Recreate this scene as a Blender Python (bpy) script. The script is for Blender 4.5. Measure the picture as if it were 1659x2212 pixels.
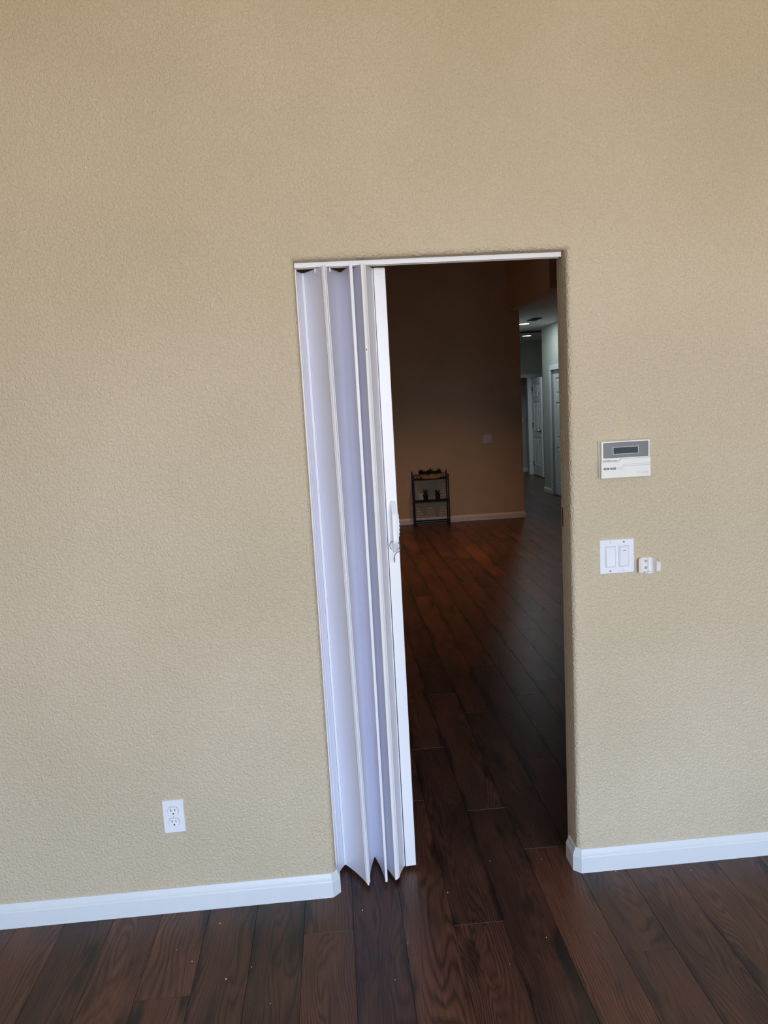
import bpy, bmesh, math, random
from mathutils import Matrix, Vector

random.seed(7)
scene = bpy.context.scene
for o in list(bpy.data.objects):
    bpy.data.objects.remove(o)
COL = scene.collection

# ------------------------------------------------------------------ camera
CAM = Vector((0.1019, -2.3179, 1.6456))
F_PX, W_PX = 1594.9, 1659.0
yaw, pitch, roll = 0.0639, -0.1448, -0.0550
fwd = Vector((math.sin(yaw) * math.cos(pitch), math.cos(yaw) * math.cos(pitch), math.sin(pitch)))
right = Vector((math.cos(yaw), -math.sin(yaw), 0))
up = right.cross(fwd)
r2 = right * math.cos(roll) + up * math.sin(roll)
u2 = up * math.cos(roll) - right * math.sin(roll)
cd = bpy.data.cameras.new('camera')
cam = bpy.data.objects.new('camera', cd)
COL.objects.link(cam)
m = Matrix((r2, u2, -fwd)).transposed().to_4x4()
m.translation = CAM
cam.matrix_world = m
cd.sensor_fit = 'HORIZONTAL'
cd.sensor_width = 36
cd.lens = F_PX * 36 / W_PX
cd.clip_start = 0.05
scene.camera = cam

# ------------------------------------------------------------------ world: daylight sky above warm ground
world = bpy.data.worlds.new('daylight')
scene.world = world
world.use_nodes = True
wn, wl = world.node_tree.nodes, world.node_tree.links
wn.clear()
wo = wn.new('ShaderNodeOutputWorld')
wb = wn.new('ShaderNodeBackground')
tc = wn.new('ShaderNodeTexCoord')
sx = wn.new('ShaderNodeSeparateXYZ')
mr = wn.new('ShaderNodeMapRange')
mr.inputs[1].default_value, mr.inputs[2].default_value = -1, 1
cr = wn.new('ShaderNodeValToRGB')
el = cr.color_ramp.elements
el[0].position, el[0].color = 0.0, (0.52, 0.48, 0.42, 1)
el[1].position, el[1].color = 1.0, (0.36, 0.58, 1.05, 1)
for pos, c in ((0.485, (0.56, 0.52, 0.46, 1)), (0.50, (0.86, 0.95, 1.08, 1)), (0.60, (0.62, 0.82, 1.12, 1))):
    e = el.new(pos)
    e.color = c
wl.new(tc.outputs['Generated'], sx.inputs[0])
wl.new(sx.outputs['Z'], mr.inputs[0])
wl.new(mr.outputs[0], cr.inputs[0])
wl.new(cr.outputs[0], wb.inputs[0])
wb.inputs[1].default_value = 11.7
wl.new(wb.outputs[0], wo.inputs[0])

# patio window behind the viewer: portal that guides the daylight in
WX0, WX1, WZ0, WZ1, YB = -1.0, 2.4, 0.08, 2.9, -5.5
pl = bpy.data.lights.new('patio_daylight_portal', 'AREA')
pl.shape = 'RECTANGLE'
pl.size, pl.size_y = WX1 - WX0, WZ1 - WZ0
pl.cycles.is_portal = True
po = bpy.data.objects.new('patio_daylight_portal', pl)
COL.objects.link(po)
po.location = ((WX0 + WX1) / 2, YB - 0.06, (WZ0 + WZ1) / 2)
po.rotation_euler = (math.pi / 2, 0, 0)

vs = scene.view_settings
vs.view_transform = 'Standard'
vs.look = 'None'
vs.gamma = 1
vs.use_curve_mapping = False
vs.exposure = 0.0
scene.cycles.use_denoising = True
scene.cycles.max_bounces = 9
scene.cycles.diffuse_bounces = 6
scene.cycles.sample_clamp_indirect = 6

# ------------------------------------------------------------------ materials
MATS = {}


def nt(name):
    m = bpy.data.materials.new(name)
    m.use_nodes = True
    t = m.node_tree
    b = t.nodes['Principled BSDF']
    MATS[name] = m
    return m, t.nodes, t.links, b


def math_node(n, l, op, a, b=None, c=None):
    x = n.new('ShaderNodeMath')
    x.operation = op
    for i, v in enumerate((a, b, c)):
        if v is None:
            continue
        if isinstance(v, (int, float)):
            x.inputs[i].default_value = v
        else:
            l.new(v, x.inputs[i])
    return x.outputs[0]


def noise(n, l, vec, scale, detail=2.0, rough=0.5, dist=0.0):
    x = n.new('ShaderNodeTexNoise')
    x.inputs['Scale'].default_value = scale
    x.inputs['Detail'].default_value = detail
    x.inputs['Roughness'].default_value = rough
    x.inputs['Distortion'].default_value = dist
    if vec is not None:
        l.new(vec, x.inputs['Vector'])
    return x.outputs[0]


def ramp(n, l, fac, stops):
    x = n.new('ShaderNodeValToRGB')
    e = x.color_ramp.elements
    e[0].position, e[0].color = stops[0][0], (*stops[0][1], 1)
    e[1].position, e[1].color = stops[-1][0], (*stops[-1][1], 1)
    for p_, c_ in stops[1:-1]:
        q = e.new(p_)
        q.color = (*c_, 1)
    l.new(fac, x.inputs[0])
    return x.outputs[0]


def mix(n, l, fac, a, b, mode='MIX'):
    x = n.new('ShaderNodeMix')
    x.data_type = 'RGBA'
    x.blend_type = mode
    for i, v in ((0, fac), (6, a), (7, b)):
        if isinstance(v, (int, float)):
            x.inputs[i].default_value = v
        elif isinstance(v, tuple):
            x.inputs[i].default_value = (*v, 1)
        else:
            l.new(v, x.inputs[i])
    return x.outputs[2]


def bump(n, l, b, height, strength, dist):
    x = n.new('ShaderNodeBump')
    x.inputs['Strength'].default_value = strength
    x.inputs['Distance'].default_value = dist
    l.new(height, x.inputs['Height'])
    l.new(x.outputs[0], b.inputs['Normal'])


def plain(name, col, rough=0.5, spec=0.5, metal=0.0, grain=0.06, gscale=60):
    m, n, l, b = nt(name)
    t = n.new('ShaderNodeTexCoord')
    f = noise(n, l, t.outputs['Object'], gscale, 3)
    lo = tuple(c * (1 - grain) for c in col)
    hi = tuple(min(1, c * (1 + grain)) for c in col)
    l.new(ramp(n, l, f, [(0.3, lo), (0.7, hi)]), b.inputs['Base Color'])
    b.inputs['Roughness'].default_value = rough
    b.inputs['Specular IOR Level'].default_value = spec
    b.inputs['Metallic'].default_value = metal
    return m


def paint(name, col, strength=0.7, scale=118.0, var=0.05):
    """orange-peel sprayed wall paint"""
    m, n, l, b = nt(name)
    t = n.new('ShaderNodeTexCoord')
    v = t.outputs['Object']
    f = noise(n, l, v, 1.3, 3)
    lo = (col[0] * (1 - var), col[1] * (1 - var), col[2] * (1 - var * 1.5))
    hi = (col[0] * (1 + var), col[1] * (1 + var), col[2] * (1 + var * 1.5))
    l.new(ramp(n, l, f, [(0.35, lo), (0.65, hi)]), b.inputs['Base Color'])
    h1 = noise(n, l, v, scale, 2.5, 0.6, 0.4)
    h2 = ramp(n, l, h1, [(0.36, (0, 0, 0)), (0.64, (1, 1, 1))])
    h3 = noise(n, l, v, scale * 0.4, 2.0)
    h = math_node(n, l, 'MULTIPLY_ADD', h3, 1.0, h2)
    bump(n, l, b, h, strength, 0.0036)
    b.inputs['Roughness'].default_value = 0.62
    b.inputs['Specular IOR Level'].default_value = 0.35
    return m


M_WALL = paint('beige_orange_peel_paint', (0.64, 0.54, 0.39))
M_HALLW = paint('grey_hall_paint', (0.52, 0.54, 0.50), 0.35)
M_CEIL = paint('white_ceiling_paint', (0.74, 0.73, 0.70), 0.3, 60, 0.02)
M_TRIM = plain('white_trim_paint', (0.73, 0.76, 0.78), 0.35, 0.5, 0, 0.015, 6)
M_DOORW = plain('white_door_paint', (0.74, 0.76, 0.79), 0.4, 0.5, 0, 0.015, 6)
M_VINYL = plain('white_vinyl', (0.75, 0.745, 0.83), 0.36, 0.45, 0, 0.02, 3)
M_VHINGE = plain('white_vinyl_hinge', (0.84, 0.835, 0.86), 0.3, 0.5, 0, 0.015, 3)
M_PLATE = plain('white_plastic_plate', (0.80, 0.82, 0.87), 0.3, 0.5, 0, 0.01, 40)
M_RECEP = plain('white_receptacle_plastic', (0.83, 0.86, 0.85), 0.3, 0.5, 0, 0.01, 40)
M_KEYPAD = plain('ivory_white_plastic', (0.80, 0.79, 0.76), 0.38, 0.5, 0, 0.01, 40)
M_KGREY = plain('grey_plastic_window', (0.20, 0.215, 0.225), 0.25, 0.5, 0, 0.03, 30)
M_KLINE = plain('light_grey_print', (0.50, 0.50, 0.49), 0.4, 0.5, 0, 0.02, 30)
M_KDARK = plain('dark_grey_print', (0.13, 0.13, 0.135), 0.4, 0.4, 0, 0.1, 300)
M_LCD = plain('lcd_glass', (0.055, 0.075, 0.085), 0.12, 0.6, 0, 0.05, 50)
M_BLACK = plain('black_slot', (0.008, 0.007, 0.007), 0.6, 0.2)
M_SCREW = plain('steel_screw', (0.30, 0.30, 0.32), 0.35, 0.5, 0.8)
M_CRADLE = plain('off_white_cradle_plastic', (0.78, 0.76, 0.73), 0.35, 0.5, 0, 0.02, 30)
M_BRONZE = plain('dark_bronze', (0.020, 0.015, 0.012), 0.45, 0.5, 0.5)
M_IRON = plain('black_iron', (0.010, 0.010, 0.011), 0.5, 0.4, 0.2, 0.2)
M_TAN = plain('tan_planter_wood', (0.42, 0.25, 0.12), 0.6, 0.3, 0, 0.25, 25)
M_LEAF = plain('dark_green_leaves', (0.012, 0.045, 0.016), 0.5, 0.4, 0, 0.5, 30)
M_LEAF2 = plain('blue_green_leaves', (0.02, 0.09, 0.045), 0.5, 0.4, 0, 0.5, 30)
M_CORD = plain('white_cord_shaded', (0.27, 0.28, 0.31), 0.6, 0.3, 0, 0.1, 400)  # white cord; the grey stands in for its shadowed outline
M_POT = plain('black_pot', (0.012, 0.010, 0.012), 0.5, 0.4)
M_CRUMB = plain('white_crumb', (0.85, 0.83, 0.78), 0.8, 0.2)
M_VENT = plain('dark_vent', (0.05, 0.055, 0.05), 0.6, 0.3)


def wood(name, planks):
    m, n, l, b = nt(name)
    t = n.new('ShaderNodeTexCoord')
    oi = n.new('ShaderNodeObjectInfo')
    rnd = oi.outputs['Random']
    sp = n.new('ShaderNodeSeparateXYZ')
    l.new(t.outputs['Object'], sp.inputs[0])
    X, Y = sp.outputs[0], sp.outputs[1]
    if not planks:                      # floor beyond the single planks: the boards are computed
        k = math_node(n, l, 'DIVIDE', math_node(n, l, 'SUBTRACT', X, 0.0695), 0.1588)
        kf = math_node(n, l, 'FLOOR', k)
        wnz = n.new('ShaderNodeTexWhiteNoise')
        wnz.noise_dimensions = '1D'
        l.new(kf, wnz.inputs['W'])
        rnd = wnz.outputs[0]
        X = math_node(n, l, 'MULTIPLY', math_node(n, l, 'SUBTRACT', math_node(n, l, 'SUBTRACT', k, kf), 0.5), 0.1588)

    def vec(ax, ay, ro):
        c = n.new('ShaderNodeCombineXYZ')
        l.new(math_node(n, l, 'MULTIPLY_ADD', X, ax, math_node(n, l, 'MULTIPLY', rnd, ro)), c.inputs[0])
        l.new(math_node(n, l, 'MULTIPLY_ADD', Y, ay, math_node(n, l, 'MULTIPLY', rnd, ro * 2.3)), c.inputs[1])
        l.new(math_node(n, l, 'MULTIPLY', rnd, 53.0), c.inputs[2])
        return c.outputs[0]
    big = noise(n, l, vec(5.5, 0.85, 190), 1.0, 2.5, 0.5, 0.3)
    ph = math_node(n, l, 'MULTIPLY_ADD', X, 80.0, math_node(n, l, 'MULTIPLY', big, 30.0))
    fib = noise(n, l, vec(260, 9, 70), 1.0, 3.0, 0.6)
    ph = math_node(n, l, 'MULTIPLY_ADD', fib, 0.55, ph)
    ring = math_node(n, l, 'SINE', math_node(n, l, 'MULTIPLY', ph, 6.2832))
    ring = math_node(n, l, 'MULTIPLY_ADD', ring, 0.5, 0.5)
    ring = math_node(n, l, 'POWER', ring, 1.8)
    zone = noise(n, l, vec(12, 1.6, 233), 1.0, 2.0)
    zm = n.new('ShaderNodeMapRange')
    zm.inputs[1].default_value, zm.inputs[2].default_value = 0.36, 0.58
    zm.inputs[3].default_value = 0.35
    l.new(zone, zm.inputs[0])
    ring = math_node(n, l, 'MULTIPLY', ring, zm.outputs[0])
    # tone of the board and slow clouds along it
    cloud = noise(n, l, vec(9, 2.2, 310), 1.0, 3.0)
    tone = math_node(n, l, 'ADD', math_node(n, l, 'MULTIPLY', cloud, 0.75), math_node(n, l, 'MULTIPLY', rnd, 0.32))
    base = ramp(n, l, tone, [(0.30, (0.052, 0.0260, 0.0195)), (0.50, (0.088, 0.0405, 0.0275)), (0.72, (0.138, 0.0590, 0.0340))])
    dark = ramp(n, l, tone, [(0.30, (0.019, 0.0105, 0.0085)), (0.75, (0.044, 0.0200, 0.0135))])
    rf = math_node(n, l, 'MULTIPLY', ring, 0.82)
    c1 = mix(n, l, rf, base, dark)
    fr = math_node(n, l, 'MULTIPLY_ADD', fib, 1.3, 0.35)
    frc = n.new('ShaderNodeCombineColor')
    for i in range(3):
        l.new(fr, frc.inputs[i])
    c2 = mix(n, l, 1.0, c1, frc.outputs[0], 'MULTIPLY')
    # black smoky streaks that hug the board edges here and there
    ax = math_node(n, l, 'ABSOLUTE', X)
    side = noise(n, l, vec(14, 3.4, 411), 1.0, 2.5, 0.55)
    ed = n.new('ShaderNodeMapRange')
    ed.inputs[1].default_value, ed.inputs[2].default_value = 0.040, 0.079
    l.new(ax, ed.inputs[0])
    sm = math_node(n, l, 'MULTIPLY_ADD', ed.outputs[0], 0.17, side)
    smk = n.new('ShaderNodeMapRange')
    smk.inputs[1].default_value, smk.inputs[2].default_value = 0.60, 0.74
    l.new(sm, smk.inputs[0])
    c3 = mix(n, l, math_node(n, l, 'MULTIPLY', smk.outputs[0], 0.85), c2, (0.010, 0.0105, 0.0105))
    if not planks:
        seam = math_node(n, l, 'GREATER_THAN', ax, 0.0782)
        c3 = mix(n, l, seam, c3, (0.008, 0.006, 0.005))
    l.new(c3, b.inputs['Base Color'])
    rr = math_node(n, l, 'MULTIPLY_ADD', fib, 0.16, 0.27)
    l.new(rr, b.inputs['Roughness'])
    b.inputs['Specular IOR Level'].default_value = 0.36
    hh = math_node(n, l, 'MULTIPLY_ADD', ring, -0.6, fib)
    bump(n, l, b, hh, 0.22, 0.0006)
    return m


M_PLANK = wood('dark_oak_plank', True)
M_FLOOR = wood('dark_oak_floor', False)


def emit(name, col, strength):
    m, n, l, b = nt(name)
    b.inputs['Base Color'].default_value = (*col, 1)
    b.inputs['Emission Color'].default_value = (*col, 1)
    b.inputs['Emission Strength'].default_value = strength
    return m


M_LAMP = emit('lit_diffuser', (1, 1, 0.98), 6.0)

# ------------------------------------------------------------------ helpers


def link(name, me, mat=None, parent=None, loc=None):
    o = bpy.data.objects.new(name, me)
    COL.objects.link(o)
    if mat is not None and me is not None and not me.materials:
        me.materials.append(mat)
    if parent is not None:
        o.parent = parent
    if loc is not None:
        o.location = loc
    return o


def from_bm(name, bm, mat, parent=None, loc=None, smooth=False):
    me = bpy.data.meshes.new(name)
    bmesh.ops.recalc_face_normals(bm, faces=bm.faces)
    bm.to_mesh(me)
    bm.free()
    if smooth:
        for p_ in me.polygons:
            p_.use_smooth = True
    return link(name, me, mat, parent, loc)


def thing(name, label, cat, loc=(0, 0, 0), group=None):
    o = link(name, None, loc=loc)
    o.empty_display_size = 0.05
    return tag(o, label, cat, group)


def tag(o, label, cat, group=None):
    o['label'] = label
    o['category'] = cat
    if group:
        o['group'] = group
    return o


def struct(o, label=None):
    o['kind'] = 'structure'
    if label:
        o['label'] = label
    return o


def add_box(bm, x0, x1, y0, y1, z0, z1, bev=0.0, seg=2):
    b2 = bmesh.new() if bev else bm
    vs_ = [b2.verts.new((x, y, z)) for x in (x0, x1) for y in (y0, y1) for z in (z0, z1)]
    for f in ((0, 1, 3, 2), (4, 6, 7, 5), (0, 4, 5, 1), (2, 3, 7, 6), (0, 2, 6, 4), (1, 5, 7, 3)):
        b2.faces.new([vs_[i] for i in f])
    if bev:
        bmesh.ops.recalc_face_normals(b2, faces=b2.faces)
        bmesh.ops.bevel(b2, geom=list(b2.edges), offset=bev, segments=seg, affect='EDGES', profile=0.5)
        me = bpy.data.meshes.new('tmp')
        b2.to_mesh(me)
        b2.free()
        bm.from_mesh(me)
        bpy.data.meshes.remove(me)


def box(name, d, mat, parent=None, bev=0.0, loc=None, seg=2):
    bm = bmesh.new()
    add_box(bm, *d, bev, seg)
    return from_bm(name, bm, mat, parent, loc)


def add_prism(bm, poly, z0, z1, axis='z', cap=True):
    """extrude a 2-D outline; axis names the extrusion direction"""
    def P(a, b_, c):
        return {'z': (a, b_, c), 'y': (a, c, b_), 'x': (c, a, b_)}[axis]
    lo = [bm.verts.new(P(a, b_, z0)) for a, b_ in poly]
    hi = [bm.verts.new(P(a, b_, z1)) for a, b_ in poly]
    n_ = len(poly)
    for i in range(n_):
        j = (i + 1) % n_
        bm.faces.new((lo[i], lo[j], hi[j], hi[i]))
    if cap:
        bm.faces.new(lo)
        bm.faces.new(hi)


def prism(name, poly, z0, z1, mat, parent=None, axis='z', loc=None):
    bm = bmesh.new()
    add_prism(bm, poly, z0, z1, axis)
    return from_bm(name, bm, mat, parent, loc)


def disc(r, n_=20, cx=0, cz=0):
    return [(cx + r * math.cos(2 * math.pi * i / n_), cz + r * math.sin(2 * math.pi * i / n_)) for i in range(n_)]


def add_tube(bm, pts, rad, seg=8):
    pts = [Vector(p_) for p_ in pts]
    rings = []
    ref = Vector((0, 0, 1))
    for i, p_ in enumerate(pts):
        d = (pts[min(i + 1, len(pts) - 1)] - pts[max(i - 1, 0)]).normalized()
        a = d.cross(ref)
        if a.length < 1e-3:
            a = d.cross(Vector((1, 0, 0)))
        a.normalize()
        b_ = d.cross(a).normalized()
        rings.append([bm.verts.new(p_ + rad * (a * math.cos(2 * math.pi * k / seg) + b_ * math.sin(2 * math.pi * k / seg))) for k in range(seg)])
    for i in range(len(rings) - 1):
        for k in range(seg):
            k2 = (k + 1) % seg
            bm.faces.new((rings[i][k], rings[i][k2], rings[i + 1][k2], rings[i + 1][k]))
    bm.faces.new(rings[0])
    bm.faces.new(rings[-1])


def add_lathe(bm, prof, seg=20, cx=0, cy=0):
    rings = []
    for r, z in prof:
        rings.append([bm.verts.new((cx + r * math.cos(2 * math.pi * k / seg), cy + r * math.sin(2 * math.pi * k / seg), z)) for k in range(seg)])
    for i in range(len(rings) - 1):
        for k in range(seg):
            k2 = (k + 1) % seg
            bm.faces.new((rings[i][k], rings[i][k2], rings[i + 1][k2], rings[i + 1][k]))
    bm.faces.new(rings[0])
    bm.faces.new(rings[-1])


def sweep(name, path, prof, mat, parent=None, side=1):
    """sweep a (offset, z) profile along an XY polyline with mitres; offset goes to the path's right (side=1)"""
    pts = [Vector(p_) for p_ in path]
    nn = len(pts)
    nrm = []
    for i in range(nn - 1):
        d = (pts[i + 1] - pts[i]).normalized()
        nrm.append(Vector((d.y, -d.x)) * side)
    bm = bmesh.new()
    rows = []
    for i in range(nn):
        a = nrm[max(i - 1, 0)]
        b_ = nrm[min(i, nn - 2)]
        mt = (a + b_)
        mt = mt / (mt.length_squared / 2) if mt.length > 1e-6 else a
        rows.append([bm.verts.new((pts[i].x + mt.x * o_, pts[i].y + mt.y * o_, z)) for o_, z in prof])
    k = len(prof)
    for i in range(nn - 1):
        for j in range(k):
            j2 = (j + 1) % k
            bm.faces.new((rows[i][j], rows[i][j2], rows[i + 1][j2], rows[i + 1][j]))
    bm.faces.new(rows[0])
    bm.faces.new(rows[-1])
    return from_bm(name, bm, mat, parent)


# ------------------------------------------------------------------ structure: the partition wall with its bullnosed opening
OX0, OX1, OZ = 0.0, 0.8757, 2.1052      # outer edges of the rounded opening
RAD, TH = 0.018, 0.122                  # bullnose radius, wall thickness
JL, JR, HZ = OX0 + RAD, OX1 - RAD, OZ - RAD
XL, XR, ZC = -3.2, 3.4, 3.7


def partition():
    bm = bmesh.new()
    prof = []
    for i in range(9):
        a = math.pi / 2 * i / 8
        prof.append((RAD * math.sin(a), RAD - RAD * math.cos(a)))
    for i in range(9):
        a = math.pi / 2 * i / 8
        prof.append((RAD * math.cos(a), TH - RAD + RAD * math.sin(a)))
    rows = []
    for d, y in prof:
        rows.append([bm.verts.new(v) for v in ((OX0 + d, y, 0), (OX0 + d, y, OZ - d), (OX1 - d, y, OZ - d), (OX1 - d, y, 0))])
    for i in range(len(rows) - 1):
        for j in range(3):
            f = bm.faces.new((rows[i][j], rows[i][j + 1], rows[i + 1][j + 1], rows[i + 1][j]))
            f.smooth = True
    # keep the three runs from blending into each other at the mitres
    bm.edges.ensure_lookup_table()
    for i in range(len(rows) - 1):
        for j in (1, 2):
            e = bm.edges.get((rows[i][j], rows[i + 1][j]))
            e.smooth = False
    for y in (0.0, TH):
        for x0, x1, z0, z1 in ((XL, OX0, 0, OZ), (OX1, XR, 0, OZ), (XL, OX0, OZ, ZC), (OX0, OX1, OZ, ZC), (OX1, XR, OZ, ZC)):
            q = [bm.verts.new(v) for v in ((x0, y, z0), (x1, y, z0), (x1, y, z1), (x0, y, z1))]
            bm.faces.new(q if y == 0 else q[::-1])
    for x in (XL, XR):
        bm.faces.new([bm.verts.new(v) for v in ((x, 0, 0), (x, TH, 0), (x, TH, ZC), (x, 0, ZC))])
    me = bpy.data.meshes.new('wall_front')
    bm.to_mesh(me)
    bm.free()
    return link('wall_front', me, M_WALL)


struct(partition(), 'beige orange-peel wall with a rounded doorway opening')

# near room shell (behind the viewer)
struct(box('wall_left', (XL - 0.12, XL, YB - 0.12, 13.9, 0, ZC), M_WALL))
struct(box('wall_right', (XR, XR + 0.12, YB - 0.12, TH, 0, ZC), M_WALL))
bm = bmesh.new()
for d in ((XL, WX0, YB - 0.12, YB, 0, ZC), (WX1, XR, YB - 0.12, YB, 0, ZC), (WX0, WX1, YB - 0.12, YB, WZ1, ZC), (WX0, WX1, YB - 0.12, YB, 0, WZ0)):
    add_box(bm, *d)
struct(from_bm('wall_back', bm, M_WALL))
win = struct(link('window_1', None, loc=((WX0 + WX1) / 2, YB - 0.06, WZ0)), 'wide white-framed patio window')
ww, wh = (WX1 - WX0) / 2, WZ1 - WZ0
for d in ((-ww, -ww + 0.06, -0.04, 0.04, 0, wh), (ww - 0.06, ww, -0.04, 0.04, 0, wh), (-0.04, 0.04, -0.04, 0.04, 0.06, wh - 0.06),
          (-ww + 0.06, ww - 0.06, -0.04, 0.04, 0, 0.06), (-ww + 0.06, ww - 0.06, -0.04, 0.04, wh - 0.06, wh)):
    box('window_frame', d, M_TRIM, win)
struct(box('ceiling', (XL - 0.12, XR + 0.12, YB - 0.12, TH, ZC, ZC + 0.1), M_CEIL))

# ------------------------------------------------------------------ floor: single planks where they show, slab beyond
PW, PX0, PLEN = 0.1588, 0.0695, 1.2192
floor = struct(box('floor', (XL - 0.12, 7.2, YB - 0.12, 14.2, -0.1, -0.0016), M_FLOOR), 'dark brown oak laminate plank floor')
JOINT = {-1: -0.182, 2: -0.207, 5: -0.392, 4: 0.153, -4: -0.381, -6: 0.31, -5: 0.42, -3: 0.30, -2: 0.47, 0: 0.36, 1: 0.55, 3: 0.44, 6: 0.33, 7: 0.52, 8: 0.28}


def plank_mesh(length):
    w, c, g = PW / 2 - 0.0001, 0.0007, 0.0002
    bm = bmesh.new()
    lo = [bm.verts.new(v) for v in ((-w, g, -0.0015), (w, g, -0.0015), (w, length - g, -0.0015), (-w, length - g, -0.0015))]
    hi = [bm.verts.new(v) for v in ((-w + c, g + c, 0), (w - c, g + c, 0), (w - c, length - g - c, 0), (-w + c, length - g - c, 0))]
    bm.faces.new(hi)
    for i in range(4):
        j = (i + 1) % 4
        bm.faces.new((lo[i], lo[j], hi[j], hi[i]))
    me = bpy.data.meshes.new('plank')
    bm.to_mesh(me)
    bm.free()
    me.materials.append(M_PLANK)
    return me


full = plank_mesh(PLEN)
cands = []
for k in range(-9, 30):
    jx = JOINT.get(k, random.uniform(0, PLEN))
    x0 = PX0 + PW * k
    xc = x0 + PW / 2
    for i in range(-3, 12):
        y0 = jx + PLEN * i
        y1 = y0 + PLEN
        ok = False
        for s in range(7):
            y = y0 + PLEN * s / 6
            if -1.15 < y < 0.15 and -1.35 < xc < 1.95:
                ok = True
            if 0.0 <= y < 10.6:
                mg = 0.16 + 0.045 * y
                xl = CAM.x + (0.24 - CAM.x) / (0.0 - CAM.y) * (y - CAM.y) - mg
                xr = CAM.x + (0.86 - CAM.x) / (0.0 - CAM.y) * (y - CAM.y) + mg
                if xl < xc < min(xr, 3.75) and not (y > 7.75 and xc < 2.6):
                    ok = True
        if ok:
            cands.append((y0, xc))
cands.sort()
cands = cands[:300]
for y0, xc in cands:
    o = link('plank', full, None, floor)
    o.location = (xc, y0, 0)

# ------------------------------------------------------------------ baseboards
BP = [(0, 0.0), (0.014, 0.0), (0.014, 0.056), (0.0115, 0.060), (0.0115, 0.064), (0.0085, 0.068), (0.0065, 0.075), (0.0045, 0.0815), (0.003, 0.083), (0, 0.083)]
ch = 0.011
struct(sweep('baseboard_left', [(XL, 0), (OX0 + RAD - ch - 0.007, 0), (JL, RAD - 0.001), (JL, 0.034)], BP, M_TRIM), 'white moulded baseboard ending at the folding door')
struct(sweep('baseboard_right', [(XR, 0), (OX1 - RAD + ch + 0.004, 0), (JR, RAD - 0.003), (JR, TH - 0.035)], BP, M_TRIM, side=-1), 'white moulded baseboard wrapping round the doorway corner')
struct(sweep('baseboard_back', [(XL, YB + 0.0), (WX0, YB)], BP, M_TRIM, side=-1))

# ------------------------------------------------------------------ far room
YF, XE = 7.60, 2.675                    # far wall plane and its free end
ZH = 2.775                              # hall ceiling
HX, HY0, HY1 = 3.73, 7.7, 10.22         # hall right wall: plane, near end, far corner
YK = 13.05                              # hall back wall
struct(box('wall_far', (XL, XE, YF, YF + 0.12, 0, ZC), M_WALL), 'dim beige wall at the end of the next room')
struct(sweep('baseboard_far', [(XL, YF), (XE + 0.0, YF), (XE, YF + 0.12)], BP, M_TRIM), 'white baseboard along the far wall')
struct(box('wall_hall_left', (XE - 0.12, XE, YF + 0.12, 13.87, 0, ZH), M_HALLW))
struct(box('ceiling_far', (XL - 0.12, 7.2, TH, YF + 0.12, ZC, ZC + 0.1), M_CEIL))
# dropped header round the low hall ceiling
bm = bmesh.new()
add_box(bm, 2.53, 2.65, 5.72, YF, ZH, ZC)
add_box(bm, 2.65, 6.8, 5.72, 5.84, ZH, ZC)
struct(from_bm('wall_header', bm, M_WALL), 'beige header wall above the low hall ceiling')
struct(box('ceiling_hall', (2.65, 6.8, 5.84, YK, ZH, ZH + 0.08), M_CEIL), 'low white hall ceiling')
struct(box('wall_far_right', (6.8, 6.92, TH, 13.9, 0, ZC), M_WALL))
struct(box('wall_near_right', (XR + 0.12, 6.92, 0, TH, 0, ZC), M_WALL))
bm = bmesh.new()                        # right wall of the hall with a closed door, then the return to the side corridor
DY0, DY1 = 8.93, 9.70
add_box(bm, HX, HX + 0.12, HY0, DY0 - 0.02, 0, ZH)
add_box(bm, HX, HX + 0.12, DY1 + 0.02, HY1, 0, ZH)
add_box(bm, HX, HX + 0.12, DY0 - 0.02, DY1 + 0.02, 2.05, ZH)
add_box(bm, HX + 0.12, 6.8, HY1 - 0.12, HY1, 0, ZH)
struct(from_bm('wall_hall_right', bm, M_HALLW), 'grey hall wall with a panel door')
struct(sweep('baseboard_hall_right', [(HX, DY1 + 0.09), (HX, HY1), (6.8, HY1)], BP, M_TRIM, side=-1), 'short white baseboard at the hall corner')
bm = bmesh.new()                        # hall back wall with a dark doorway
KX0, KX1, KZ = 3.40, 4.225, 2.03
add_box(bm, XE, KX0, YK, YK + 0.12, 0, ZH)
add_box(bm, KX1, 6.8, YK, YK + 0.12, 0, ZH)
add_box(bm, KX0, KX1, YK, YK + 0.12, KZ, ZH)
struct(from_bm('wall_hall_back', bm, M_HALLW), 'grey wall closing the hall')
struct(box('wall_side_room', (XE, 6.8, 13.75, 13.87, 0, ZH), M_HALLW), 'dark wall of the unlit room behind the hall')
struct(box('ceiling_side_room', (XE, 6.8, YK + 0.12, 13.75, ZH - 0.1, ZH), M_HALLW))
struct(sweep('baseboard_side_room', [(XE, 13.75), (6.8, 13.75)], BP, M_TRIM), 'white baseboard in the unlit room')

# door casings as trims
CW = 0.075


def casing(name, label, parts_):
    t = struct(link(name, None, loc=(0, 0, 0)), label)
    for d in parts_:
        box('casing_board', d, M_DOORW, t, 0.004)
    return t


casing('trim_1', 'white casing round the dark doorway', [
    (KX1 - 0.005, KX1 + 0.085, YK - 0.018, YK, 0, KZ), (KX0 - CW, KX0, YK - 0.018, YK, 0, KZ),
    (KX0 - CW, KX1 + 0.95, YK - 0.018, YK, KZ, KZ + 0.07)])
casing('trim_2', 'white casing round the closed hall door', [
    (HX - 0.018, HX, DY1 + 0.012, DY1 + 0.012 + CW, 0, 2.045), (HX - 0.018, HX, DY0 - 0.012 - CW, DY0 - 0.012, 0, 2.045),
    (HX - 0.018, HX, DY0 - 0.012 - CW, DY1 + 0.012 + CW, 2.045, 2.045 + CW)])


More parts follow.
